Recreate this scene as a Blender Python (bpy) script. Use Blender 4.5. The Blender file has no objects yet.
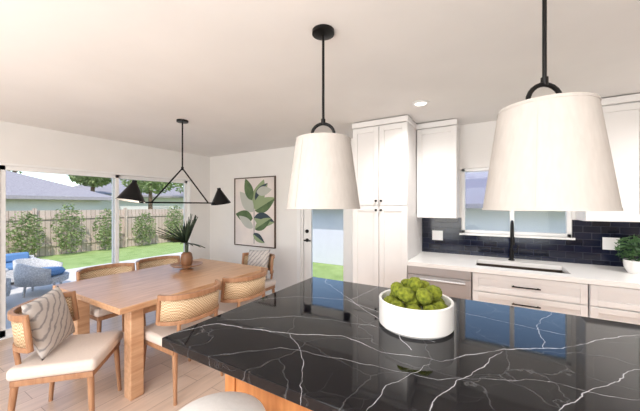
import bpy, bmesh, math, random
from mathutils import Vector, Matrix, noise
random.seed(7)
scn=bpy.context.scene
COL=scn.collection
def lin(c):
    return tuple(((v/255)/12.92 if v/255<=0.04045 else ((v/255+0.055)/1.055)**2.4) for v in c)+(1,)
# ---------------- materials ----------------
def newmat(name):
    m=bpy.data.materials.new(name); m.use_nodes=True
    nt=m.node_tree; b=nt.nodes['Principled BSDF']; return m,nt,b
def mat(name,c,rough=.5,metal=0,c2=None,scale=8,stretch=(1,1,1),bump=0,detail=4,coat=0,trans=0,emit=0,spec=None):
    m,nt,b=newmat(name); N=nt.nodes; L=nt.links
    tc=N.new('ShaderNodeTexCoord'); mp=N.new('ShaderNodeMapping'); mp.inputs['Scale'].default_value=stretch
    no=N.new('ShaderNodeTexNoise'); no.inputs['Scale'].default_value=scale; no.inputs['Detail'].default_value=detail
    L.new(tc.outputs['Object'],mp.inputs['Vector']); L.new(mp.outputs['Vector'],no.inputs['Vector'])
    r=N.new('ShaderNodeValToRGB'); r.color_ramp.elements[0].position=.3; r.color_ramp.elements[1].position=.7
    if c2 is None: c2=tuple(v*.98 for v in c)
    r.color_ramp.elements[0].color=lin(c2); r.color_ramp.elements[1].color=lin(c)
    L.new(no.outputs['Fac'],r.inputs['Fac']); L.new(r.outputs['Color'],b.inputs['Base Color'])
    b.inputs['Roughness'].default_value=rough; b.inputs['Metallic'].default_value=metal
    if spec is not None: b.inputs['Specular IOR Level'].default_value=spec
    if coat: b.inputs['Coat Weight'].default_value=coat
    if bump:
        bp=N.new('ShaderNodeBump'); bp.inputs['Strength'].default_value=bump; bp.inputs['Distance'].default_value=.01
        L.new(no.outputs['Fac'],bp.inputs['Height']); L.new(bp.outputs['Normal'],b.inputs['Normal'])
    if emit:
        b.inputs['Emission Color'].default_value=lin(c); b.inputs['Emission Strength'].default_value=emit
    if trans:
        t=N.new('ShaderNodeBsdfTranslucent'); L.new(r.outputs['Color'],t.inputs['Color'])
        mx=N.new('ShaderNodeMixShader'); mx.inputs[0].default_value=trans
        L.new(b.outputs[0],mx.inputs[1]); L.new(t.outputs[0],mx.inputs[2]); L.new(mx.outputs[0],N['Material Output'].inputs['Surface'])
    return m
def glassmat():
    m,nt,b=newmat('clear_glass'); N=nt.nodes; L=nt.links; N.remove(b)
    t=N.new('ShaderNodeBsdfTransparent'); g=N.new('ShaderNodeBsdfGlossy'); g.inputs['Roughness'].default_value=.02
    f=N.new('ShaderNodeFresnel'); f.inputs['IOR'].default_value=1.2
    mx=N.new('ShaderNodeMixShader'); L.new(f.outputs[0],mx.inputs[0]); L.new(t.outputs[0],mx.inputs[1]); L.new(g.outputs[0],mx.inputs[2])
    L.new(mx.outputs[0],N['Material Output'].inputs['Surface']); return m
def brickmat(name,c1,c2,mortar,axes,bw,bh,ms,rough,off=.5,bump=.4,noise=0,rot=0,spec=.5):
    m,nt,b=newmat(name); N=nt.nodes; L=nt.links
    tc=N.new('ShaderNodeTexCoord'); s=N.new('ShaderNodeSeparateXYZ'); cb=N.new('ShaderNodeCombineXYZ')
    L.new(tc.outputs['Object'],s.inputs[0]); L.new(s.outputs[axes[0]],cb.inputs[0]); L.new(s.outputs[axes[1]],cb.inputs[1])
    src=cb.outputs[0]
    if rot:
        mr=N.new('ShaderNodeMapping'); mr.inputs['Rotation'].default_value=(0,0,rot); L.new(src,mr.inputs[0]); src=mr.outputs[0]
    br=N.new('ShaderNodeTexBrick'); br.offset=off
    br.inputs['Scale'].default_value=1; br.inputs['Brick Width'].default_value=bw; br.inputs['Row Height'].default_value=bh
    br.inputs['Mortar Size'].default_value=ms; br.inputs['Color1'].default_value=lin(c1); br.inputs['Color2'].default_value=lin(c2); br.inputs['Mortar'].default_value=lin(mortar)
    L.new(src,br.inputs['Vector'])
    col=br.outputs['Color']
    if noise:
        no=N.new('ShaderNodeTexNoise'); no.inputs['Scale'].default_value=3; no.inputs['Detail'].default_value=6
        mp=N.new('ShaderNodeMapping'); mp.inputs['Scale'].default_value=(1,9,1); L.new(cb.outputs[0],mp.inputs[0]); L.new(mp.outputs[0],no.inputs[0])
        mm=N.new('ShaderNodeMixRGB'); mm.blend_type='MULTIPLY'; mm.inputs[0].default_value=noise
        rr=N.new('ShaderNodeValToRGB'); rr.color_ramp.elements[0].position=.3; rr.color_ramp.elements[0].color=(.6,.6,.6,1); rr.color_ramp.elements[1].position=.65
        L.new(no.outputs['Fac'],rr.inputs[0]); L.new(col,mm.inputs[1]); L.new(rr.outputs[0],mm.inputs[2]); col=mm.outputs[0]
    L.new(col,b.inputs['Base Color']); b.inputs['Roughness'].default_value=rough; b.inputs['Specular IOR Level'].default_value=spec
    bp=N.new('ShaderNodeBump'); bp.inputs['Strength'].default_value=bump; bp.inputs['Distance'].default_value=.003; bp.invert=True
    L.new(br.outputs['Fac'],bp.inputs['Height']); L.new(bp.outputs['Normal'],b.inputs['Normal'])
    return m
def marblemat():
    m,nt,b=newmat('black_marble'); N=nt.nodes; L=nt.links
    tc=N.new('ShaderNodeTexCoord')
    def noise(sc,det,amp):
        n=N.new('ShaderNodeTexNoise'); n.inputs['Scale'].default_value=sc; n.inputs['Detail'].default_value=det
        L.new(tc.outputs['Object'],n.inputs['Vector'])
        s=N.new('ShaderNodeVectorMath'); s.operation='SUBTRACT'; L.new(n.outputs['Color'],s.inputs[0]); s.inputs[1].default_value=(.5,.5,.5)
        k=N.new('ShaderNodeVectorMath'); k.operation='SCALE'; L.new(s.outputs[0],k.inputs[0]); k.inputs['Scale'].default_value=amp
        return k.outputs[0]
    a=N.new('ShaderNodeVectorMath'); a.operation='ADD'; L.new(tc.outputs['Object'],a.inputs[0]); L.new(noise(6,6,.075),a.inputs[1])
    fl=N.new('ShaderNodeVectorMath'); fl.operation='MULTIPLY'; L.new(a.outputs[0],fl.inputs[0]); fl.inputs[1].default_value=(1,1,0)
    P=fl.outputs[0]
    veins=[([(-1.3,.74),(-1.17,.967),(-.798,1.081),(-.562,1.174),(-.382,1.125),(-.163,1.168),(.034,1.39),(.193,1.483),(.588,1.875),(.9,2.1)],.0018),
      ([(-1.3,1.176),(-1.228,1.37),(-1.056,1.54),(-.781,1.634),(-.43,1.506)],.0012),
      ([(-1.15,2.05),(-1.098,1.94),(-.754,1.65),(-.388,1.361),(-.283,1.203)],.0014),
      ([(-.2,.7),(-.131,.94),(-.061,1.132),(.034,1.37)],.0014),
      ([(-.297,.7),(-.298,.927),(-.192,1.128)],.0008),
      ([(.0,.7),(.172,1.065),(.311,1.286),(.457,1.458),(1.0,1.7)],.0010),
      ([(-.798,1.081),(-.6,.9),(-.5,.74)],.0006),([(.3,2.05),(.2,1.75),(.193,1.483)],.0008),([(-.7,2.05),(-.75,1.65)],.0009),
      ([(-1.2,1.0),(-.9,1.25),(-.5,1.35),(-.2,1.33)],.0007),([(-.95,.74),(-.75,.95),(-.45,1.0),(-.15,1.05),(.1,1.2),(.5,1.25)],.0006),([(-.5,2.05),(-.1,1.75),(.3,1.7)],.0007)]
    cur=None
    def M(op,x,y=None,clamp=False):
        n=N.new('ShaderNodeMath'); n.operation=op; n.use_clamp=clamp
        for i,v in enumerate((x,y)):
            if v is None: continue
            if isinstance(v,(int,float)): n.inputs[i].default_value=v
            else: L.new(v,n.inputs[i])
        return n.outputs[0]
    for pts,w in veins:
        for i in range(len(pts)-1):
            A=Vector(pts[i]+(0,)); B=Vector(pts[i+1]+(0,)); D=B-A
            s=N.new('ShaderNodeVectorMath'); s.operation='SUBTRACT'; L.new(P,s.inputs[0]); s.inputs[1].default_value=A
            d=N.new('ShaderNodeVectorMath'); d.operation='DOT_PRODUCT'; L.new(s.outputs[0],d.inputs[0]); d.inputs[1].default_value=D
            t=M('MULTIPLY',d.outputs['Value'],1/D.length_squared,True)
            k=N.new('ShaderNodeVectorMath'); k.operation='SCALE'; k.inputs[0].default_value=D; L.new(t,k.inputs['Scale'])
            q=N.new('ShaderNodeVectorMath'); q.operation='DISTANCE'; L.new(s.outputs[0],q.inputs[0]); L.new(k.outputs[0],q.inputs[1])
            v=M('DIVIDE',q.outputs['Value'],w*.58)
            cur=v if cur is None else M('MINIMUM',cur,v)
    # vary width along the veins
    wn=N.new('ShaderNodeTexNoise'); wn.inputs['Scale'].default_value=7; wn.inputs['Detail'].default_value=3; L.new(tc.outputs['Object'],wn.inputs['Vector'])
    wk=M('ADD',M('MULTIPLY',wn.outputs['Fac'],3.2),-.75)
    cur=M('DIVIDE',cur,M('MAXIMUM',wk,.22))
    r=N.new('ShaderNodeValToRGB'); e=r.color_ramp.elements
    e[0].position=0; e[0].color=(.62,.62,.65,1); e[1].position=1; e[1].color=(0,0,0,1)
    x=e.new(.16); x.color=(.3,.3,.32,1); x=e.new(.32); x.color=(.02,.02,.023,1)
    L.new(M('MULTIPLY',cur,.12),r.inputs[0])
    def net(scale,nsc,namp,width,val):
        vo=N.new('ShaderNodeTexVoronoi'); vo.feature='DISTANCE_TO_EDGE'; vo.inputs['Scale'].default_value=scale
        a2=N.new('ShaderNodeVectorMath'); a2.operation='ADD'; L.new(tc.outputs['Object'],a2.inputs[0]); L.new(noise(nsc,8,namp),a2.inputs[1]); L.new(a2.outputs[0],vo.inputs['Vector'])
        r2=N.new('ShaderNodeValToRGB'); r2.color_ramp.elements[0].color=(val,val,val*1.05,1); r2.color_ramp.elements[1].position=width; r2.color_ramp.elements[1].color=(0,0,0,1)
        L.new(vo.outputs['Distance'],r2.inputs[0]); return r2.outputs[0]
    out=r.outputs[0]
    for nn in (net(2.9,3,.35,.007,.065),net(6.5,5,.2,.010,.022)):
        ad=N.new('ShaderNodeMixRGB'); ad.blend_type='ADD'; ad.inputs[0].default_value=1; L.new(out,ad.inputs[1]); L.new(nn,ad.inputs[2]); out=ad.outputs[0]
    ad2=N.new('ShaderNodeMixRGB'); ad2.blend_type='ADD'; ad2.inputs[0].default_value=1; L.new(out,ad2.inputs[1]); ad2.inputs[2].default_value=(.003,.003,.005,1)
    L.new(ad2.outputs[0],b.inputs['Base Color']); b.inputs['Roughness'].default_value=.05; b.inputs['IOR'].default_value=1.38
    return m
def canemat():
    m,nt,b=newmat('woven_cane'); N=nt.nodes; L=nt.links
    tc=N.new('ShaderNodeTexCoord'); ck=N.new('ShaderNodeTexChecker'); ck.inputs['Scale'].default_value=90
    ck.inputs['Color1'].default_value=lin((226,202,168)); ck.inputs['Color2'].default_value=lin((180,148,112))
    L.new(tc.outputs['Object'],ck.inputs[0]); L.new(ck.outputs[0],b.inputs['Base Color']); b.inputs['Roughness'].default_value=.6
    return m
def stripemat():
    m,nt,b=newmat('patterned_linen'); N=nt.nodes; L=nt.links
    tc=N.new('ShaderNodeTexCoord'); w=N.new('ShaderNodeTexWave'); w.inputs['Scale'].default_value=9; w.bands_direction='DIAGONAL'; w.inputs['Distortion'].default_value=3; w.inputs['Detail'].default_value=2; w.inputs['Detail Scale'].default_value=2
    r=N.new('ShaderNodeValToRGB'); r.color_ramp.elements[0].position=.03; r.color_ramp.elements[0].color=lin((150,146,146)); r.color_ramp.elements[1].position=.3; r.color_ramp.elements[1].color=lin((200,193,188))
    L.new(tc.outputs['Object'],w.inputs[0]); L.new(w.outputs['Fac'],r.inputs[0]); L.new(r.outputs[0],b.inputs['Base Color']); b.inputs['Roughness'].default_value=.9
    return m
WALL=mat('wall_paint',(236,234,232),.8,scale=2); CEIL=mat('ceiling_paint',(240,238,236),.85,scale=2)
TRIM=mat('white_trim',(240,240,240),.5,scale=3); CAB=mat('white_cabinet_paint',(231,229,228),.45,scale=3)
BASECAB=mat('white_base_cabinet_paint',(249,249,249),.45,scale=3)
BLACK=mat('matte_black_metal',(22,21,22),.4,.6,scale=20)
FLOOR=brickmat('oak_floor',(224,200,182),(206,182,164),(170,144,126),(1,0),1.6,.18,.0025,.28,bump=.15,noise=.35)
TILE=brickmat('dark_glazed_tile',(10,13,30),(22,28,50),(58,62,74),(0,2),.13,.065,.0025,.12,spec=.35,bump=.9)
MARBLE=marblemat(); CANE=canemat(); LINEN=stripemat(); GLASS=glassmat()
TABLEW=mat('table_oak',(216,174,138),.32,c2=(190,144,108),scale=4,stretch=(9,1,9),detail=6)
CHAIRW=mat('chair_wood',(182,138,104),.4,c2=(154,110,80),scale=6,stretch=(6,6,1),detail=5)
ISLW=mat('island_oak',(210,146,90),.4,c2=(188,120,68),scale=4,stretch=(9,9,1),detail=6)
SEAT=mat('cream_upholstery',(222,208,198),.9,scale=60,bump=.15)
QUARTZ=mat('white_quartz',(242,240,238),.25,scale=5)
STEEL=mat('stainless_steel',(196,195,196),.35,.35,scale=4,stretch=(1,1,40))
DARKSTEEL=mat('dark_sink_steel',(96,84,76),.3,.7,scale=6)
CERAM=mat('white_ceramic',(236,234,232),.3,scale=4)
SHADE=mat('lamp_linen',(206,200,195),.9,c2=(199,193,188),scale=70,stretch=(1,1,.25),trans=.18)
MOSS=mat('green_moss',(142,150,44),.95,c2=(78,90,18),scale=55,bump=.9)
LEAFG=mat('leaf_green',(74,110,62),.5,c2=(44,74,44),scale=12,trans=.25)
LEAFD=mat('dark_leaf',(62,78,54),.5,c2=(34,48,38),scale=12)
LEAFY=mat('garden_leaf',(158,170,118),.7,c2=(108,128,76),scale=4,trans=.35)
BARK=mat('bark',(110,88,70),.9,scale=10,bump=.5)
GRASS=mat('lawn_grass',(164,184,116),.95,c2=(134,158,86),scale=3,detail=10)
CONC=mat('patio_concrete',(220,213,205),.9,scale=3)
FENCEW=brickmat('fence_planks',(200,182,166),(184,164,150),(130,112,98),(2,1),4,.14,.008,.85,noise=.3)
ROOF=mat('light_roof_shingle',(160,154,156),.9,c2=(138,132,136),scale=6,stretch=(1,6,1))
GROOF=mat('gray_roof_shingle',(128,126,140),.9,scale=8)
STUC=mat('neighbor_stucco',(226,222,232),.9,scale=6); STUW=mat('pale_stucco',(216,211,208),.9,scale=6)
WICK=mat('pale_wicker',(222,220,218),.8,c2=(170,168,168),scale=50,bump=.5)
BLUE=mat('blue_cushion',(96,134,176),.85,scale=30)
CAN=mat('downlight_lens',(255,250,240),.5,emit=5)
# ---------------- mesh builder ----------------
class MB:
    def __init__(s): s.v=[]; s.f=[]; s.m=[]
    def add(s,vs,fs,mi=0):
        o=len(s.v); s.v+= [tuple(v) for v in vs]; s.f+=[tuple(i+o for i in f) for f in fs]; s.m+=[mi]*len(fs); return s
    def box(s,x0,x1,y0,y1,z0,z1,mi=0,M=None):
        vs=[Vector((x,y,z)) for x in (x0,x1) for y in (y0,y1) for z in (z0,z1)]
        if M: vs=[M@v for v in vs]
        return s.add(vs,[(0,1,3,2),(4,6,7,5),(0,4,5,1),(2,3,7,6),(0,2,6,4),(1,5,7,3)],mi)
    def cyl(s,p0,p1,r0,r1=None,seg=16,mi=0,cap=True,rot=0):
        r1=r0 if r1 is None else r1; p0=Vector(p0); p1=Vector(p1); d=(p1-p0).normalized()
        u=d.orthogonal().normalized() if abs(d.z)<.99 else Vector((1,0,0)); u=(u-d*u.dot(d)).normalized(); w=d.cross(u)
        vs=[]
        for p,r in ((p0,r0),(p1,r1)):
            for i in range(seg):
                a=2*math.pi*i/seg+rot; vs.append(p+(u*math.cos(a)+w*math.sin(a))*r)
        fs=[(i,(i+1)%seg,seg+(i+1)%seg,seg+i) for i in range(seg)]
        if cap: fs+=[tuple(range(seg-1,-1,-1)),tuple(range(seg,2*seg))]
        return s.add(vs,fs,mi)
    def lathe(s,prof,c=(0,0,0),seg=40,mi=0,closed=False):
        vs=[];n=len(prof)
        for r,z in prof:
            for i in range(seg):
                a=2*math.pi*i/seg; vs.append((c[0]+r*math.cos(a),c[1]+r*math.sin(a),c[2]+z))
        fs=[]
        for j in range(n if closed else n-1):
            k=(j+1)%n
            for i in range(seg): fs.append((j*seg+i,j*seg+(i+1)%seg,k*seg+(i+1)%seg,k*seg+i))
        if not closed:
            if prof[0][0]>1e-6: fs.append(tuple(range(seg-1,-1,-1)))
            if prof[-1][0]>1e-6: fs.append(tuple(range((n-1)*seg,n*seg)))
        return s.add(vs,fs,mi)
    def tube(s,pts,r,seg=10,mi=0):
        pts=[Vector(p) for p in pts]; n=len(pts); vs=[]; prev=None
        for i,p in enumerate(pts):
            t=(pts[min(i+1,n-1)]-pts[max(i-1,0)]).normalized()
            u=t.orthogonal().normalized() if prev is None else (prev-t*prev.dot(t)).normalized()
            prev=u; w=t.cross(u); rr=r[i] if isinstance(r,(list,tuple)) else r
            for k in range(seg):
                a=2*math.pi*k/seg; vs.append(p+(u*math.cos(a)+w*math.sin(a))*rr)
        fs=[(j*seg+i,j*seg+(i+1)%seg,(j+1)*seg+(i+1)%seg,(j+1)*seg+i) for j in range(n-1) for i in range(seg)]
        fs+=[tuple(range(seg-1,-1,-1)),tuple(range((n-1)*seg,n*seg))]
        return s.add(vs,fs,mi)
    def sweep(s,pts,w,h,mi=0):
        pts=[Vector(p) for p in pts]; n=len(pts); vs=[]
        for i,p in enumerate(pts):
            t=(pts[min(i+1,n-1)]-pts[max(i-1,0)]); t.z=0; t.normalize(); nn=Vector((-t.y,t.x,0))
            for a,b in ((-1,-1),(1,-1),(1,1),(-1,1)): vs.append(p+nn*a*w/2+Vector((0,0,b*h/2)))
        fs=[(j*4+i,j*4+(i+1)%4,(j+1)*4+(i+1)%4,(j+1)*4+i) for j in range(n-1) for i in range(4)]
        fs+=[(3,2,1,0),tuple(range((n-1)*4,n*4))]
        return s.add(vs,fs,mi)
    def obj(s,name,mats,parent=None,bevel=0,seg=2,smooth=True,ang=38,fix=True,loc=None):
        me=bpy.data.meshes.new(name); me.from_pydata(s.v,[],s.f)
        if not isinstance(mats,(list,tuple)): mats=[mats]
        for m in mats: me.materials.append(m)
        for p,i in zip(me.polygons,s.m): p.material_index=i
        if fix:
            bm=bmesh.new(); bm.from_mesh(me); bmesh.ops.recalc_face_normals(bm,faces=bm.faces); bm.to_mesh(me); bm.free()
        if smooth:
            for p in me.polygons: p.use_smooth=True
            me.set_sharp_from_angle(angle=math.radians(ang))
        o=bpy.data.objects.new(name,me); COL.objects.link(o)
        if loc: o.location=loc
        if parent: o.parent=parent
        if bevel:
            b=o.modifiers.new('bevel','BEVEL'); b.width=bevel; b.segments=seg; b.limit_method='ANGLE'; b.angle_limit=math.radians(40)
        return o
def empty(name,loc=(0,0,0),rz=0):
    e=bpy.data.objects.new(name,None); e.empty_display_size=.1; e.location=loc; e.rotation_euler=(0,0,rz); COL.objects.link(e); return e
def tag(o,label,cat,group=None,kind=None):
    o['label']=label; o['category']=cat
    if group: o['group']=group
    if kind: o['kind']=kind
    return o
def struct(o,label=None,cat=None):
    o['kind']='structure'
    if label: o['label']=label
    if cat: o['category']=cat
    return o
def copything(e,loc,rz,name=None):
    n=e.copy(); COL.objects.link(n); n.location=loc; n.rotation_euler=(0,0,rz)
    for c in list(e.children):
        k=c.copy(); COL.objects.link(k); k.parent=n
        for g in list(c.children):
            q=g.copy(); COL.objects.link(q); q.parent=k
    return n
# ---------------- room ----------------
XL,XR,YF,YB,H=-4.69,3.2,-3.4,3.75,2.44
T=.12
struct(MB().box(XL-T,XR+T,YF-T,YB+T,-.12,0).obj('floor',FLOOR,smooth=False),'pale oak plank floor','floor')
struct(MB().box(XL-T-.3,XR+T,YF-T,YB+T+.25,H,H+.25).obj('ceiling',CEIL,smooth=False),'smooth white painted ceiling','ceiling')
SY0,SY1,SZ=.93,3.34,1.98
w=MB().box(XL-T,XL,YF,SY0,0,H).box(XL-T,XL,SY1,YB,0,H).box(XL-T,XL,SY0,SY1,SZ,H)
struct(w.obj('wall_left',WALL,smooth=False),'white wall around the sliding glass door','wall')
DX0,DX1,DZ=-2.55,-1.68,2.03
WX0,WX1,WZ0,WZ1=-.29,.70,1.18,1.93
w=MB().box(XL-T,DX0,YB,YB+T,0,H).box(DX0,DX1,YB,YB+T,DZ,H).box(DX1,WX0,YB,YB+T,0,H).box(WX0,WX1,YB,YB+T,0,WZ0).box(WX0,WX1,YB,YB+T,WZ1,H).box(WX1,XR+T,YB,YB+T,0,H)
struct(w.obj('wall_back',WALL,smooth=False),'white kitchen wall with window and patio door','wall')
struct(MB().box(XR,XR+T,YF,YB,0,H).obj('wall_right',WALL,smooth=False),'plain white wall','wall')
FX0,FX1=-3.2,1.6  # window opening added in the unseen wall to let light in
w=MB().box(XL-T,FX0,YF-T,YF,0,H).box(FX1,XR+T,YF-T,YF,0,H).box(FX0,FX1,YF-T,YF,0,.4).box(FX0,FX1,YF-T,YF,2.15,H)
struct(w.obj('wall_front',WALL,smooth=False),'white wall with added window opening','wall')
struct(MB().box(XL,XL+.015,YF,SY0-.07,0,.1).box(XL,XL+.015,SY1+.07,YB,0,.1).obj('baseboard_left',TRIM,smooth=False),'white baseboard','baseboard')
struct(MB().box(XL+.015,DX0-.08,YB-.015,YB,0,.1).obj('baseboard_back',TRIM,smooth=False),'white baseboard','baseboard')
# slider
d=struct(empty('door_1',(XL-T/2,0,0)),'white framed sliding glass patio door','sliding door')
f=MB().box(-.06,.06,SY0,SY0+.03,0,SZ).box(-.06,.06,SY1-.03,SY1,0,SZ).box(-.06,.06,SY0,SY1,SZ-.03,SZ).box(-.06,.06,SY0,SY1,0,.02)
f.obj('door_frame',TRIM,d,.003)
ym=(SY0+SY1)/2
for k,(a,b,x) in enumerate(((SY0+.03,ym+.03,.025),(ym-.03,SY1-.03,-.025))):
    f=MB().box(x-.02,x+.02,a,a+.05,.02,SZ-.03).box(x-.02,x+.02,b-.05,b,.02,SZ-.03).box(x-.02,x+.02,a,b,SZ-.08,SZ-.03).box(x-.02,x+.02,a,b,.02,.1)
    f.obj('sliding_panel',TRIM,d,.003)
    MB().box(x-.003,x+.003,a+.05,b-.05,.1,SZ-.08).obj('glass_pane',GLASS,d,smooth=False)
# patio door
d=struct(empty('door_2',(0,YB+.03,0)),'white full glass patio door with black hardware','door')
MB().box(DX0,DX0+.03,-.03,.09,0,DZ).box(DX1-.03,DX1,-.03,.09,0,DZ).box(DX0,DX1,-.03,.09,DZ-.03,DZ).obj('door_frame',TRIM,d,.003)
a,b=DX0+.035,DX1-.035
MB().box(a,a+.13,.0,.045,.01,DZ-.04).box(b-.12,b,.0,.045,.01,DZ-.04).box(a,b,.0,.045,DZ-.17,DZ-.04).box(a,b,.0,.045,.01,.25).obj('door_leaf',TRIM,d,.003)
MB().box(a+.13,b-.12,.018,.026,.25,DZ-.17).obj('glass_pane',GLASS,d,smooth=False)
h=MB().cyl((a+.06,0,.96),(a+.06,-.012,.96),.028).cyl((a+.06,-.012,.96),(a+.06,-.05,.96),.01).box(a+.03,a+.15,-.06,-.045,.95,.97)
h.obj('door_handle',BLACK,d)
MB().cyl((a+.06,0,1.1),(a+.06,-.02,1.1),.028).obj('deadbolt',BLACK,d)
struct(MB().box(DX0-.07,DX0,YB-.02,YB,0,DZ+.07).box(DX1,DX1+.07,YB-.02,YB,0,DZ+.07).box(DX0,DX1,YB-.02,YB,DZ,DZ+.07).obj('trim_1',TRIM,smooth=False),'white door casing','trim')
# kitchen window
d=struct(empty('window_1',(0,YB+.06,0)),'white framed window over the sink','window')
t=.035
MB().box(WX0,WX0+t,-.04,.04,WZ0,WZ1).box(WX1-t,WX1,-.04,.04,WZ0,WZ1).box(WX0,WX1,-.04,.04,WZ0,WZ0+t).box(WX0,WX1,-.04,.04,WZ1-t,WZ1).box((WX0+WX1)/2-.02,(WX0+WX1)/2+.02,-.03,.03,WZ0,WZ1).obj('window_frame',TRIM,d,.003)
MB().box(WX0+t,WX1-t,-.003,.003,WZ0+t,WZ1-t).obj('glass_pane',GLASS,d,smooth=False)
d=struct(empty('window_added',(0,YF-.06,0)),'added unseen white framed window letting in light','window')  # unseen window, added to bring in light from behind the camera
f=MB()
for i in range(4):
    x=FX0+(FX1-FX0)*i/3; f.box(x-.03,x+.03,-.04,.04,.4,2.15)
f.box(FX0,FX1,-.04,.04,.4,.45).box(FX0,FX1,-.04,.04,2.1,2.15); f.obj('window_frame',TRIM,d)
MB().box(FX0,FX1,-.003,.003,.45,2.1).obj('glass_pane',GLASS,d,smooth=False)
# recessed lights
for x,y in ((-.55,2.75),(1.5,2.75),(-2.2,-.8),(.3,-.8)):
    e=empty('recessed_light',(x,y,H)); tag(e,'round white recessed ceiling downlight','ceiling light','recessed ceiling downlights')
    MB().lathe([(.05,-.001),(.075,-.001),(.075,-.008),(.05,-.012)],closed=True).obj('trim_ring',TRIM,e)
    MB().lathe([(0,-.004),(.05,-.004),(.05,-.001),(0,-.001)]).obj('lens',CAN,e)
# ---------------- kitchen ----------------
def shaker(name,par,x0,x1,z0,z1,yf,m,r=.055,th=.02):
    b=MB().box(x0,x0+r,yf,yf+th,z0,z1).box(x1-r,x1,yf,yf+th,z0,z1).box(x0+r,x1-r,yf,yf+th,z1-r,z1).box(x0+r,x1-r,yf,yf+th,z0,z0+r).box(x0+r,x1-r,yf+.009,yf+th,z0+r,z1-r)
    return b.obj(name,m,par,.0015,1)
def knob(par,x,z,yf): return MB().cyl((x,yf,z),(x,yf-.012,z),.005).cyl((x,yf-.012,z),(x,yf-.026,z),.013,.012).obj('knob',BLACK,par)
def pull(par,x,z,yf,l=.16):
    return MB().cyl((x-l/2,yf-.028,z),(x+l/2,yf-.028,z),.006,seg=10).cyl((x-l/2+.015,yf,z),(x-l/2+.015,yf-.028,z),.005,seg=8).cyl((x+l/2-.015,yf,z),(x+l/2-.015,yf-.028,z),.005,seg=8).obj('handle',BLACK,par)
YC=3.02 # base face plane
D=YB-YC-.004
# pantry
e=tag(empty('pantry_cabinet',(-1.04,YC,0)),'tall white shaker pantry cabinet reaching the ceiling','cabinet')
MB().box(-.31,.305,.022,D,.1,2.37).box(-.30,.30,.08,D,0,.1).obj('cabinet_body',CAB,e,.002)
MB().box(-.315,.315,-.01,D,2.37,2.43).obj('crown',CAB,e,.006)
for z0,z1,kz in ((.11,1.495,1.45),(1.505,2.36,1.55)):
    for s in (-1,1):
        x0,x1=(-.307,-.003) if s<0 else (.003,.302)
        dd=shaker('door',e,x0,x1,z0,z1,0,CAB); kk=knob(dd,s*.028,kz,0)
# uppers
YU=3.42
def upper(x0,x1,nd):
    e=tag(empty('wall_cabinet',(x0,YU,1.36)),'white shaker wall cabinet above the dark backsplash','cabinet','white wall cabinets')
    wd=x1-x0; MB().box(0,wd,.022,YB-YU-.004,0,1.01).obj('cabinet_body',CAB,e,.002)
    MB().box(-.004,wd+.004,-.015,YB-YU-.004,1.01,1.07).obj('crown',CAB,e,.006)
    for i in range(nd):
        shaker('door',e,wd*i/nd+.003,wd*(i+1)/nd-.003,.004,1.0,0,CAB)
    return e
upper(-.728,-.31,1); upper(.73,1.53,2); upper(1.54,2.34,2)
# backsplash
struct(MB().box(-.73,WX0,YB-.012,YB,.93,1.358).box(WX0,WX1,YB-.012,YB,.93,WZ0-.02).box(WX1,2.9,YB-.012,YB,.93,1.358).obj('wall_backsplash',TILE,smooth=False),'glossy black navy tile backsplash','backsplash')
struct(MB().box(WX0-.02,WX1+.02,YB-.03,YB+.02,WZ0-.02,WZ0).obj('trim_2',TRIM,smooth=False),'white window sill','trim')
# countertop with sink hole
SX0,SX1,SYa,SYb=-.12,.58,3.13,3.5
ct=MB().box(-.73,SX0,YC-.03,YB-.013,.89,.93).box(SX1,2.9,YC-.03,YB-.013,.89,.93).box(SX0,SX1,YC-.03,SYa,.89,.93).box(SX0,SX1,SYb,YB-.013,.89,.93)
tag(ct.obj('kitchen_countertop',QUARTZ,bevel=0,smooth=False),'white quartz worktop along the kitchen wall','countertop')
# sink
e=tag(empty('kitchen_sink',((SX0+SX1)/2,(SYa+SYb)/2,.70)),'dark steel undermount sink set in white worktop','sink')
a,b=(SX1-SX0)/2,(SYb-SYa)/2
MB().box(-a-.01,-a,-b-.01,b+.01,0,.188).box(a,a+.01,-b-.01,b+.01,0,.188).box(-a,a,-b-.01,-b,0,.188).box(-a,a,b,b+.01,0,.188).box(-a-.01,a+.01,-b-.01,b+.01,-.01,0).obj('basin',DARKSTEEL,e,.002)
MB().lathe([(0,0),(.04,0),(.045,.004),(.03,.006),(0,.004)],(0,.05,0)).obj('drain',STEEL,e)
# faucet
e=tag(empty('kitchen_faucet',(.19,3.60,.93)),'matte black gooseneck kitchen faucet behind the sink','faucet')
MB().cyl((0,0,0),(0,0,.012),.028).cyl((0,0,.012),(0,0,.12),.02,.018).obj('base',BLACK,e)
pts=[(0,0,.1),(0,0,.32)]+[(0,-.09+.09*math.cos(t),.32+.09*math.sin(t)) for t in [i*math.pi/10 for i in range(1,11)]]+[(0,-.18,.25)]
MB().tube(pts,.012).obj('spout',BLACK,e)
MB().cyl((0,-.18,.26),(0,-.18,.18),.016,.018).obj('spray_head',BLACK,e)
MB().cyl((.018,0,.09),(.05,0,.09),.009).cyl((.045,0,.09),(.06,0,.16),.006).obj('handle',BLACK,e)
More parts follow.
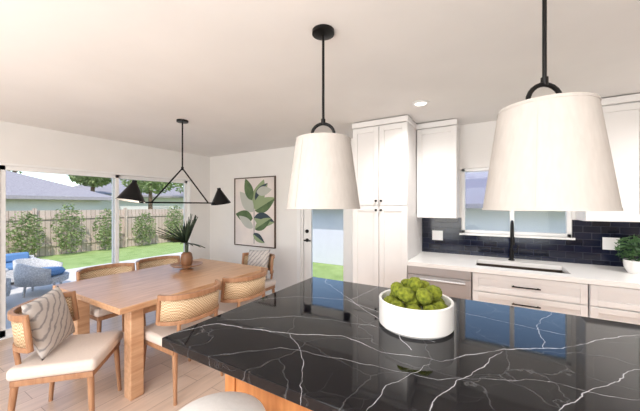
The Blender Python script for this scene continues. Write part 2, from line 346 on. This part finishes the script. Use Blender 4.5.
# dishwasher
e=tag(empty('dishwasher',(-.44,YC,0)),'stainless steel built-in dishwasher under white worktop','dishwasher')
MB().box(-.288,.288,.03,.6,.1,.885).box(-.27,.27,.09,.6,0,.1).obj('body',DARKSTEEL,e)
MB().box(-.288,.288,0,.028,.12,.80).obj('door',STEEL,e,.004)
MB().box(-.288,.288,.0,.028,.805,.885).obj('control_panel',STEEL,e,.003)
MB().cyl((-.24,-.04,.77),(.24,-.04,.77),.011).cyl((-.22,0,.77),(-.22,-.04,.77),.007).cyl((.22,0,.77),(.22,-.04,.77),.007).obj('handle',STEEL,e)
def basecab(x0,x1,name,label,rows,bodytop=.885):
    e=tag(empty(name,(x0,YC,0)),label,'cabinet'); wd=x1-x0
    MB().box(.002,wd-.002,.022,.7,.1,bodytop).box(.002,wd-.002,.09,.68,0,.1).obj('cabinet_body',BASECAB,e,.001)
    if bodytop<.8: MB().box(.002,wd-.002,.022,.04,bodytop,.885).obj('front_rail',BASECAB,e)
    for z0,z1 in rows:
        dd=shaker('drawer',e,.005,wd-.005,z0,z1,0,BASECAB,.045); pull(dd,wd/2,(z0+z1)/2+(.0 if z1-z0<.2 else (z1-z0)*.5-.06),0,.2)
basecab(-.145,.665,'sink_cabinet','white sink cabinet with black bar pulls',((.72,.88),(.42,.71),(.11,.41)),.66)
basecab(.67,1.47,'drawer_cabinet','white drawer cabinet with black bar pulls',((.72,.88),(.42,.71),(.11,.41)))
basecab(1.475,2.28,'drawer_cabinet','white drawer cabinet with black bar pulls',((.72,.88),(.42,.71),(.11,.41)))
basecab(2.285,2.89,'drawer_cabinet','white drawer cabinet with black bar pulls',((.72,.88),(.42,.71),(.11,.41)))
# outlets
for x in (-.55,.98):
    e=tag(empty('wall_outlet',(x,YB-.012,1.14)),'white double outlet plate on dark tile','outlet','white outlets on backsplash')
    MB().box(-.06,.06,-.006,0,-.058,.058).obj('cover_plate',TRIM,e,.002)
    for s in (-.028,.028): MB().box(s-.017,s+.017,-.009,-.006,-.034,.034).obj('socket',TRIM,e,.002)
# ---------------- island ----------------
e=tag(empty('kitchen_island',(0,0,0)),'kitchen island with oak base under black marble top','island')
MB().box(-1.26,1.45,.75,2.03,.87,.912).obj('marble_top',MARBLE,e,.004,3)
MB().box(-1.2,1.39,1.07,1.97,.08,.869).box(-1.15,1.34,1.12,1.92,0,.08).obj('island_body',ISLW,e,.002)
for i in range(4):
    x0=-1.2+i*.6475; shaker('end_panel',e,x0+.004,x0+.6435,.09,.865,1.05,ISLW,.07)
# stools
e=tag(empty('bar_stool',(-.885,.735,0)),'backless bar stool with round white cushion at the island','stool','white cushioned bar stools')
SEATW=mat('white_seat_fabric',(226,223,220),.85,scale=50,bump=.1)
MB().lathe([(0,.61),(.17,.61),(.19,.625),(.195,.655),(.185,.685),(.14,.7),(0,.705)]).obj('seat',SEATW,e)
for sx in (-1,1):
    for sy in (-1,1): MB().cyl((sx*.09,sy*.09,.61),(sx*.15,sy*.15,0),.016,.012).obj('leg',CHAIRW,e)
MB().tube([(.135*1.35*math.cos(t),.135*1.35*math.sin(t),.22) for t in [i*2*math.pi/32 for i in range(33)]],.009).obj('foot_ring',BLACK,e)
copything(e,(-.2,.62,0),0); copything(e,(.5,.62,0),0)
# bowl and moss
bc=(-.32,1.47,.912)
R=.175
tag(MB().lathe([(0,0),(R-.012,0),(R,.012),(R,.128),(R-.004,.132),(R-.012,.128),(R-.014,.03),(0,.025)],seg=64).obj('decorative_bowl',CERAM,loc=bc),'low round white ceramic bowl on black marble island','bowl')
def mossball(r):
    bm=bmesh.new(); bmesh.ops.create_icosphere(bm,subdivisions=4,radius=r)
    off=Vector((random.random()*9,)*3)
    for v in bm.verts:
        n=noise.noise(v.co*45+off)*.10+noise.noise(v.co*140+off)*.08
        v.co*=1+n
    me=bpy.data.meshes.new('moss_ball'); bm.to_mesh(me); bm.free(); me.materials.append(MOSS)
    for p in me.polygons: p.use_smooth=True
    o=bpy.data.objects.new('moss_ball',me); COL.objects.link(o); return o
pos=[]
for i in range(9): t=i*2*math.pi/9; pos.append((.115*math.cos(t),.115*math.sin(t),.098,.037))
for i in range(3): t=i*2*math.pi/3+.4; pos.append((.045*math.cos(t),.045*math.sin(t),.122,.036))
for i in range(6): t=i*2*math.pi/6+.2; pos.append((.084*math.cos(t),.084*math.sin(t),.165,.037))
pos.append((0,0,.193,.04)); pos.append((0,0,.064,.035))
for x,y,z,r in pos:
    o=mossball(r); o.location=(bc[0]+x,bc[1]+y,bc[2]+z); o.rotation_euler=(random.random()*3,)*3; o.scale=(1.08,.97,.95)
    tag(o,'fuzzy green preserved moss ball piled in white bowl','moss ball','moss balls in the white bowl')
# ---------------- pendants ----------------
BULB=mat('frosted_bulb',(250,246,238),.4,emit=1.5)
def pendant(x,y):
    e=tag(empty('pendant_lamp',(x,y,H)),'white tapered drum pendant on black rod over the island','pendant lamp','white island pendants')
    MB().lathe([(0,0),(.06,0),(.06,-.018),(.02,-.028),(0,-.028)]).obj('canopy',BLACK,e)
    zt=-.585
    MB().cyl((0,0,-.02),(0,0,-.49),.007,seg=12).cyl((0,0,-.475),(0,0,-.505),.012,seg=12).obj('rod',BLACK,e)
    r=.06
    pts=[(-r,0,zt-.02),(-r,0,zt+.025)]+[(-r*math.cos(t),0,zt+.025+r*math.sin(t)) for t in [i*math.pi/12 for i in range(1,12)]]+[(r,0,zt+.025),(r,0,zt-.02)]
    c,s=math.cos(math.radians(30)),math.sin(math.radians(30)); pts=[(p[0]*c,p[0]*s,p[2]) for p in pts]
    MB().tube(pts,.0085).obj('yoke',BLACK,e)
    rt,rb,h=.145,.197,.372
    zb=zt-h
    sh=MB().lathe([(rt,zt),(rb,zb),(rb-.003,zb),(rt-.003,zt)],seg=64,closed=True)
    sh.lathe([(rt+.0012,zt+.001),(rt+.0035,zt-.010),(rt-.001,zt-.010),(rt-.003,zt+.001)],seg=64,closed=True)
    sh.lathe([(rb,zb+.010),(rb+.0015,zb),(rb-.004,zb),(rb-.004,zb+.010)],seg=64,closed=True)
    for a in (math.radians(255),math.radians(75)):
        ca,sa=math.cos(a),math.sin(a); n=Vector((ca,sa,0)); tt=Vector((-sa,ca,0))*.003
        A=n*(rt+.0006)+Vector((0,0,zt)); B=n*(rb+.0006)+Vector((0,0,zb)); o_=n*.0012
        sh.add([A-tt,A+tt,B+tt,B-tt,A-tt+o_,A+tt+o_,B+tt+o_,B-tt+o_],[(0,1,2,3),(4,5,6,7),(0,1,5,4),(1,2,6,5),(2,3,7,6),(3,0,4,7)])
    sh.obj('lamp_shade',SHADE,e)
    f=MB().lathe([(rt-.003,zt+.001),(rt-.003,zt-.004),(0,zt-.004),(0,zt+.001)],seg=48)
    f.obj('shade_top',SHADE,e)
    MB().lathe([(0,zt-.10),(.02,zt-.105),(.033,zt-.14),(.028,zt-.17),(0,zt-.185)]).obj('bulb',BULB,e)
    MB().cyl((0,0,zt-.004),(0,0,zt-.105),.016).obj('socket',BLACK,e)
    l=bpy.data.lights.new('pendant_glow','POINT'); l.energy=.7; l.color=(1,.97,.94); l.shadow_soft_size=.05
    lo=bpy.data.objects.new('pendant_glow',l); COL.objects.link(lo); lo.location=(0,0,zt-.24); lo.parent=e
pendant(-.775,1.35); pendant(.17,1.32)
# ---------------- dining ----------------
e=tag(empty('dining_table',(-2.89,1.85,0)),'rectangular natural oak dining table with thick legs','table')
MB().box(-.61,.61,-.80,.80,.715,.76).obj('table_top',TABLEW,e,.006)
MB().box(-.47,.47,-.63,-.605,.62,.714).box(-.47,.47,.605,.63,.62,.714).box(-.47,-.445,-.6,.6,.62,.714).box(.445,.47,-.6,.6,.62,.714).obj('apron',TABLEW,e,.002)
for sx in (-1,1):
    for sy in (-1,1): MB().box(sx*.47-.05,sx*.47+.05,sy*.63-.05,sy*.63+.05,0,.714).obj('leg',TABLEW,e,.006)
def backpt(t,z):
    return (.265*math.sin(t*1.2)/math.sin(1.2),-.245+.17*abs(t)**2.4-(z-.5)*.12,z)
c0=empty('dining_chair')
tag(c0,'cane-back wooden dining chair with cream upholstered seat','chair','cane-back dining chairs')
MB().box(-.25,.25,-.23,.25,.405,.485).obj('seat',SEAT,c0,.03,5)
MB().box(-.23,.23,-.215,.23,.365,.404).obj('seat_frame',CHAIRW,c0,.004)
for sx in (-1,1):
    MB().cyl((sx*.205,.205,.40),(sx*.225,.225,0),.021,.013).obj('leg',CHAIRW,c0)
    MB().cyl((sx*.2,-.2,.40),(sx*.22,-.235,0),.021,.013).obj('leg',CHAIRW,c0)
ts=[-1+i/12 for i in range(25)]
bk=MB().sweep([backpt(t,.80) for t in ts],.03,.04).sweep([backpt(t,.60) for t in ts],.026,.03)
for t in (-1,1):
    p=backpt(t,.59);q=backpt(t,.82); bk.cyl(p,q,.017,seg=10)
for t in (-.55,.55):
    p=backpt(t,.37); p=(p[0],p[1]+.005,p[2]); q=backpt(t,.60); bk.cyl(p,q,.015,seg=10)
bk.obj('backrest',CHAIRW,c0,.004)
pn=MB(); vs=[]
for t in ts: vs+= [backpt(t,.61),backpt(t,.79)]
pn.add(vs,[(2*i,2*i+2,2*i+3,2*i+1) for i in range(len(ts)-1)])
o=pn.obj('cane_panel',CANE,c0,fix=False); sm=o.modifiers.new('solid','SOLIDIFY'); sm.thickness=.006; sm.offset=0
hp=math.pi/2
c0.location=(-2.275,1.54,0); c0.rotation_euler=(0,0,hp)
copything(c0,(-2.27,2.15,0),hp)
copything(c0,(-3.53,1.56,0),-hp); copything(c0,(-3.53,2.14,0),-hp)
c5=copything(c0,(-2.78,2.9,0),math.pi); c5['label']='cane-back wooden dining chair holding a patterned pillow at table end'
FA=math.radians(46); fx,fy=math.cos(FA),math.sin(FA)
CX,CY=-2.59,.88
c6=copything(c0,(CX,CY,0),FA-hp); c6['label']='cane-back wooden dining chair turned outward with patterned pillow'
def pillow(loc,rz,tilt,label,s=.195,th=.05):
    n=20; vs=[]; fs=[]
    def shp(u,v,sg):
        k=1-.06*(1-abs(u)**2)*abs(v)**3; k2=1-.06*(1-abs(v)**2)*abs(u)**3
        return (u*s*k2,sg*th*((1-u**4)*(1-v**4))**.55,v*s*k)
    for sg in (1,-1):
        o=len(vs)
        for i in range(n+1):
            for j in range(n+1): vs.append(shp(-1+2*i/n,-1+2*j/n,sg))
        for i in range(n):
            for j in range(n): fs.append((o+i*(n+1)+j,o+(i+1)*(n+1)+j,o+(i+1)*(n+1)+j+1,o+i*(n+1)+j+1))
    mb=MB().add(vs,fs); me=mb.obj('throw_pillow',LINEN)
    bm=bmesh.new(); bm.from_mesh(me.data); bmesh.ops.remove_doubles(bm,verts=bm.verts,dist=1e-4); bmesh.ops.recalc_face_normals(bm,faces=bm.faces); bm.to_mesh(me.data); bm.free()
    me.location=loc; me.rotation_euler=(tilt,math.radians(4),rz)
    return tag(me,label,'pillow','patterned throw pillows')
pillow((CX-fx*.12,CY-fy*.12,.69),FA-hp,math.radians(14),'gray and cream line-patterned pillow on turned dining chair')
pillow((-2.78,2.9+.12,.69),math.pi,math.radians(14),'gray and cream line-patterned pillow on end chair')
# centerpiece
tx,ty=-3.0,2.08
tag(MB().lathe([(0,0),(.07,0),(.075,.01),(.03,.025),(.03,.035),(.15,.055),(.175,.07),(.17,.073),(.14,.06),(0,.055)],seg=48).obj('pedestal_tray',CHAIRW,loc=(tx,ty,.76)),'round wooden footed tray on the dining table','tray')
e=tag(empty('potted_plant',(tx,ty,.816)),'spiky dark green succulent in brown ceramic vase','plant')
MB().lathe([(0,0),(.05,0),(.062,.03),(.066,.08),(.056,.13),(.038,.15),(.032,.15),(.05,.125),(.045,.11),(0,.11)]).obj('pot',mat('brown_pot',(132,92,64),.5,scale=20),e)
MB().cyl((0,0,.11),(0,0,.26),.018,.022,seg=10).obj('stem',LEAFD,e)
lf=MB()
for i in range(46):
    az=i*2.39996; el=math.radians(2+84*((i*.618)%1)); ln=random.uniform(.28,.38)
    dr=Vector((math.cos(az)*math.cos(el),math.sin(az)*math.cos(el),math.sin(el))); side=Vector((-math.sin(az),math.cos(az),0))
    up=dr.cross(side); base=Vector((0,0,.25)); vs=[]
    for k in range(6):
        t=k/5; wd=.017*(1-t**2)*(0.6+1.2*t if t<.3 else 1)+.0006; c=base+dr*ln*t+Vector((0,0,-.04*t*t*math.cos(el)))
        vs+=[c-side*wd+up*.003,c-up*.004,c+side*wd+up*.003]
    lf.add(vs,[(3*k+a,3*k+3+a,3*k+4+a,3*k+1+a) for k in range(5) for a in (0,1)])
lf.obj('leaves',LEAFD,e,fix=False)
# chandelier
cx,cy=-2.93,1.98
e=tag(empty('chandelier',(cx,cy,H)),'black triangular two-shade linear chandelier over dining table','chandelier')
MB().lathe([(0,0),(.06,0),(.06,-.02),(0,-.025)]).obj('canopy',BLACK,e)
MB().cyl((0,0,-.02),(0,0,-.54),.008,seg=10).obj('rod',BLACK,e)
zb=-.91
MB().cyl((0,0,-.53),(0,-.34,zb),.008,seg=10).cyl((0,0,-.53),(0,.34,zb),.008,seg=10).cyl((0,-.45,zb),(0,.47,zb),.008,seg=10).cyl((0,0,-.55),(0,0,-.515),.014,seg=10).obj('frame',BLACK,e)
INNER=mat('glowing_shade_lining',(245,240,232),.7,emit=.4)  # lining emits to imitate the shade's inner glow; no bulb modelled
for s in (-1,1):
    o=MB().lathe([(.022,.0),(.122,-.18),(.120,-.18),(.020,-.002)],seg=40,closed=True).lathe([(0,.02),(.022,.02),(.022,-.005),(0,-.005)]).obj('lamp_shade',BLACK,e)
    o.location=(0,s*.50,-.72-.01*(s+1)); o.rotation_euler=(math.radians(10)*s,0,0)
    MB().lathe([(.0185,-.006),(.1185,-.178),(.1165,-.178),(.0165,-.006)],seg=40,closed=True).obj('shade_lining',INNER,o)
    MB().cyl((0,s*.45,zb),(0,s*.505,-.74),.006,seg=8).obj('arm',BLACK,e)
# art
e=tag(empty('wall_art',(-3.52,YB-.001,1.39)),'framed botanical painting of large green leaves','artwork')
W2,H2=.47,.6
MB().box(-W2,-W2+.016,-.035,0,-H2,H2).box(W2-.016,W2,-.035,0,-H2,H2).box(-W2,W2,-.035,0,H2-.016,H2).box(-W2,W2,-.035,0,-H2,-H2+.016).obj('picture_frame',mat('dark_wood_frame',(84,64,50),.5,scale=10),e,.002)
art=MB().box(-W2+.016,W2-.016,-.02,-.001,-H2+.016,H2-.016,0)
def leaf(cx,cz,l,wd,ang,mi,k):
    n=14; vs=[]; y=-.0205-.0004*k
    ca,sa=math.cos(ang),math.sin(ang)
    for i in range(n+1):
        t=i/n; ww=wd*math.sin(math.pi*t**.8)**.9 if 0<t<1 else 0
        for s in (-1,0,1):
            X=cx+ca*l*t-sa*ww*s; Z=cz+sa*l*t+ca*ww*s
            vs.append((max(-W2+.02,min(W2-.02,X)),y,max(-H2+.02,min(H2-.02,Z))))
    for a,m_ in ((0,mi),(1,mi if k%2 else mi%4+1)):
        art.add(vs,[(3*i+a,3*i+3+a,3*i+4+a,3*i+1+a) for i in range(n)],m_)
lv=[(0,.05,.55,.14,1.15,2),(.02,.02,.5,.12,.45,1),(-.02,.0,.48,.12,2.3,4),(.0,-.1,.46,.12,-.15,2),(-.03,-.12,.42,.11,2.95,1),(.03,.2,.4,.1,.8,2),(-.05,.2,.42,.1,1.95,1),(.02,-.3,.42,.09,.5,1),(-.02,-.28,.4,.08,2.6,4),(-.02,-.38,.3,.07,-.5,2),(.06,.34,.34,.08,.1,4)]
for k,(x,z,l,wd,an,mi) in enumerate(lv): leaf(x,z,l,wd,an,mi,k+1)
art.box(-.006,.006,-.0206,-.0204,-.55,.3,3)
art.obj('canvas',[mat('canvas_blush',(236,226,220),.8,scale=3,c2=(220,212,210)),mat('art_green',(104,126,86),.8,scale=8,c2=(72,96,66)),mat('art_sage',(150,166,128),.8,scale=8),mat('art_navy',(60,74,84),.8,scale=8),mat('art_gray',(190,192,184),.8,scale=8)],e,smooth=False,fix=False)
# counter plant
e=tag(empty('potted_fern',(1.07,3.45,.93)),'small leafy green plant in white pot on worktop','plant')
MB().lathe([(0,0),(.06,0),(.085,.05),(.09,.11),(.08,.11),(.076,.09),(0,.09)]).obj('pot',CERAM,e)
def leafcloud(n,c,rad,size,spread=1):
    m=MB()
    for i in range(n):
        d=Vector((random.gauss(0,1),random.gauss(0,1),random.gauss(0,1))).normalized()*(random.random()**.35)
        p=Vector((c[0]+d.x*rad[0],c[1]+d.y*rad[1],c[2]+d.z*rad[2]))
        u=Vector((random.gauss(0,1),random.gauss(0,1),random.gauss(0,.6))).normalized(); v=u.orthogonal().normalized()
        s=size*random.uniform(.6,1.3)
        m.add([p-u*s,p-v*s*.4,p+u*s,p+v*s*.4],[(0,1,2,3)])
    return m
leafcloud(420,(0,0,.2),(.14,.12,.12),.022).obj('foliage',LEAFG,e,fix=False,smooth=False)
# ---------------- outside ----------------
tag(MB().box(-40,20,-20,30,-.25,-.165).obj('lawn',GRASS,smooth=False),'bright green backyard lawn','lawn',kind='stuff')
tag(MB().box(-8.9,XL-T-.001,-3,6.0,-.159,-.06).obj('patio_slab',CONC,smooth=False),'pale concrete patio slab beside the house','patio')
tag(MB().box(-3.2,1.5,YB+T+.02,5.3,-.159,-.06).obj('garden_path',CONC,smooth=False),'pale concrete path beside the house','path')
def fence(x0,x1,y0,y1,label,rz=0):
    e=tag(empty('garden_fence',(x0,y0,-.16)),label,'fence')
    L_=y1-y0
    MB().box(-.03,.0,0,L_,0,1.5).box(0,.04,0,L_,.3,.4).box(0,.04,0,L_,1.2,1.3).obj('fence_boards',FENCEW,e,smooth=False)
    n=int(L_/2.4)
    for i in range(n+1): MB().box(0.0,.09,i*L_/n-.045,i*L_/n+.045,0,1.57).obj('fence_post',FENCEW,e,smooth=False)
fence(-12.6,-12.6,-2,14,'tan wooden plank fence with climbing vines')
for i,(y,z) in enumerate(((.9,1.5),(1.95,1.65),(3.0,1.45),(4.05,1.7),(5.2,1.5),(6.5,1.35),(7.8,1.65),(9.0,1.35),(10.3,1.6))):
    o=leafcloud(900,(0,0,z*.5),(.26,.47,z*.5),.055).obj('garden_shrub',LEAFY,fix=False,smooth=False,loc=(-12.1,y,-.11)); tag(o,'leafy green vine shrub against the fence','shrub','shrubs along the fence')
def hiphouse(x0,x1,y0,y1,ze,zr,inset,label,wallm,roofm,ov=.5):
    e=tag(empty('neighbor_house',((x0+x1)/2,(y0+y1)/2,-.16)),label,'house'); a=(x1-x0)/2;b=(y1-y0)/2
    MB().box(-a,a,-b,b,0,ze).obj('walls',wallm,e,smooth=False)
    A,B=a+ov,b+ov
    MB().add([(-A,-B,ze),(A,-B,ze),(A,B,ze),(-A,B,ze),(0,-B+inset,zr),(0,B-inset,zr),(-A,-B,ze-.14),(A,-B,ze-.14),(A,B,ze-.14),(-A,B,ze-.14)],[(0,1,4),(1,2,5,4),(2,3,5),(3,0,4,5),(0,1,7,6),(1,2,8,7),(2,3,9,8),(3,0,6,9),(6,7,8,9)]).obj('roof',roofm,e,smooth=False)
    MB().box(a,a+.02,-1.2,.2,1.0,1.6).obj('window_panel',GLASS,e,smooth=False)
    return e
hiphouse(-22.5,-16.1,-3.5,6.6,2.05,3.35,3.2,'low pale house with gray hipped roof behind the fence',STUW,ROOF)
hiphouse(-31,-22,9.0,18,2.4,4.0,3,'white house with gray shingle roof behind the fence',STUW,ROOF)
e=tag(empty('neighbor_garage',(.5,9.9,-.16)),'lavender gray stucco garage with gray shingle roof','garage')
MB().box(-6.5,6.5,-2.7,2.7,0,1.75).obj('walls',STUC,e,smooth=False)
r=MB(); 
for s in (-1,1):
    vs=[(-6.8,0,2.9),(6.8,0,2.9),(6.8,s*3.05,1.6),(-6.8,s*3.05,1.6)]; vs+=[(v[0],v[1],v[2]+.1) for v in vs]
    r.add(vs,[(0,1,2,3),(4,5,6,7),(0,1,5,4),(1,2,6,5),(2,3,7,6),(3,0,4,7)])
r.obj('roof',GROOF,e,smooth=False)
for x,y,z,r in ((-18.5,10.3,3.2,1.5),(-27,6.2,5.0,2.2),(-19.5,14.5,3.4,1.9),(-26,9.0,5.0,2.0),(-27,1,4.6,1.9)):
    if (x,y)==(-26,9.0): x,y=-20.5,8.0; z,r=3.4,1.1
    e=tag(empty('garden_tree',(x,y,-.165)),'leafy green tree rising behind the fence','tree','trees beyond the fence')
    MB().tube([(0,0,0),(0,0,z*.5),(0,0,z)],[.18,.13,.08]).obj('trunk',BARK,e)
    leafcloud(1500,(0,0,z),(r,r,r*.55),.14).obj('canopy',LEAFY,e,fix=False,smooth=False)
# outdoor chairs
wc=empty('outdoor_armchair',(0,0,0)); tag(wc,'rounded pale wicker patio armchair with blue cushion','chair','wicker patio armchairs')
def arc(z,r=.36,n=16): return [(r*math.cos(t),r*math.sin(t)*.95,z) for t in [math.radians(-30+240*i/n) for i in range(n+1)]]
sh=MB(); A=arc(.2);B=arc(.62,.38)
vs=[]
for i,(p,q) in enumerate(zip(A,B)):
    k=math.sin(math.pi*i/16); vs+=[p,(q[0],q[1],.46+.16*k)]
sh.add(vs,[(2*i,2*i+2,2*i+3,2*i+1) for i in range(16)])
o=sh.obj('wicker_shell',WICK,wc,fix=False); s=o.modifiers.new('s','SOLIDIFY'); s.thickness=.04; s.offset=0
MB().lathe([(0,.2),(.34,.2),(.35,.3),(0,.32)]).obj('seat_base',WICK,wc)
MB().lathe([(0,.321),(.27,.321),(.3,.36),(.27,.41),(0,.42)]).obj('cushion',BLUE,wc)
for a in range(4):
    t=math.pi/4+a*hp; MB().cyl((.26*math.cos(t),.26*math.sin(t),.2),(.29*math.cos(t),.29*math.sin(t),0),.018).obj('leg',WICK,wc)
wc.location=(-6.9,1.95,-.06); wc.rotation_euler=(0,0,math.radians(150))
copything(wc,(-6.5,1.1,-.06),math.radians(200))
e=tag(empty('patio_table',(-7.6,1.35,-.06)),'low round pale wicker patio table','table')
MB().lathe([(0,.38),(.3,.38),(.31,.395),(.3,.41),(0,.41)]).obj('table_top',WICK,e); MB().lathe([(.18,0),(.1,.19),(.2,.379),(.19,.379),(.09,.19),(.17,0)],closed=True).obj('base',WICK,e)
e=tag(empty('outdoor_sofa',(-8.4,1.5,-.06)),'pale wicker patio sofa with bright blue cushions','sofa')
MB().box(-.38,.38,-.8,.8,.06,.3).box(-.38,-.28,-.8,.8,.3,.46).box(-.38,.38,-.8,-.7,.3,.42).box(-.38,.38,.7,.8,.3,.42).obj('wicker_frame',WICK,e,.01)
for s in (-1,1):
    MB().box(-.26,.38,s*.35-.34,s*.35+.34,.302,.38).obj('seat_cushion',BLUE,e,.03,4)
    MB().box(-.27,-.14,s*.35-.34,s*.35+.34,.385,.56).obj('back_cushion',BLUE,e,.04,4)
for sx in (-1,1):
    for sy in (-1,1): MB().cyl((sx*.33,sy*.75,0),(sx*.33,sy*.75,.06),.025).obj('foot',WICK,e)
# ---------------- lights ----------------
wd=bpy.data.worlds.new('sky'); scn.world=wd; wd.use_nodes=True; nt=wd.node_tree
bg=nt.nodes['Background']; sk=nt.nodes.new('ShaderNodeTexSky'); sk.sky_type='NISHITA'; sk.sun_disc=False; sk.sun_elevation=math.radians(48); sk.sun_rotation=math.radians(140); sk.air_density=1.0; sk.dust_density=.7
nt.links.new(sk.outputs[0],bg.inputs[0]); bg.inputs[1].default_value=.33
def light(name,kind,loc,rot,energy,col,size=None,size2=None):
    l=bpy.data.lights.new(name,kind); l.energy=energy; l.color=col
    if kind=='AREA': l.shape='RECTANGLE'; l.size=size; l.size_y=size2
    if kind=='SUN': l.angle=.02
    o=bpy.data.objects.new(name,l); COL.objects.link(o); o.location=loc; o.rotation_euler=rot; return o
s=light('sun','SUN',(0,0,10),(0,0,0),4.0,(1,.96,.91))
s.rotation_euler=Vector((-.62,.45,-.8)).to_track_quat('-Z','Y').to_euler()
light('rear_fill','AREA',(-.8,YF+.05,1.3),(math.radians(97),0,0),145,(1,.985,.975),4.6,1.7)  # added area fill from behind the camera, not a real lamp
light('ceiling_fill','AREA',(-1.2,-1.1,1.0),(math.radians(180),0,0),50,(1,.985,.975),4.4,2.4)  # added unseen fill aimed up to brighten the ceiling
light('overhead_fill','AREA',(-.3,-.8,H-.02),(math.radians(22),0,0),110,(1,.98,.96),2.4,1.0)  # added unseen fill below the ceiling, tilted toward the kitchen
def spot(x,y,en,tgt):
    l=bpy.data.lights.new('downlight','SPOT'); l.energy=en; l.color=(1,.98,.95); l.spot_size=math.radians(150); l.spot_blend=.9; l.shadow_soft_size=.05
    o=bpy.data.objects.new('downlight',l); COL.objects.link(o); o.location=(x,y,H-.03)
    o.rotation_euler=(Vector(tgt)-Vector((x,y,H))).to_track_quat('-Z','Y').to_euler()
spot(-.55,2.6,62,(-.5,2.85,0)); spot(1.5,2.6,75,(1.3,2.85,0))  # second spot is an added out-of-view fill for the base cabinets
# camera
cd=bpy.data.cameras.new('camera'); cd.lens=16.26; cd.sensor_width=36; cd.clip_start=.02
co=bpy.data.objects.new('camera',cd); COL.objects.link(co); co.location=(0,0,1.5); co.rotation_euler=(math.radians(90),0,math.radians(30.5)); scn.camera=co
scn.view_settings.view_transform='Standard'
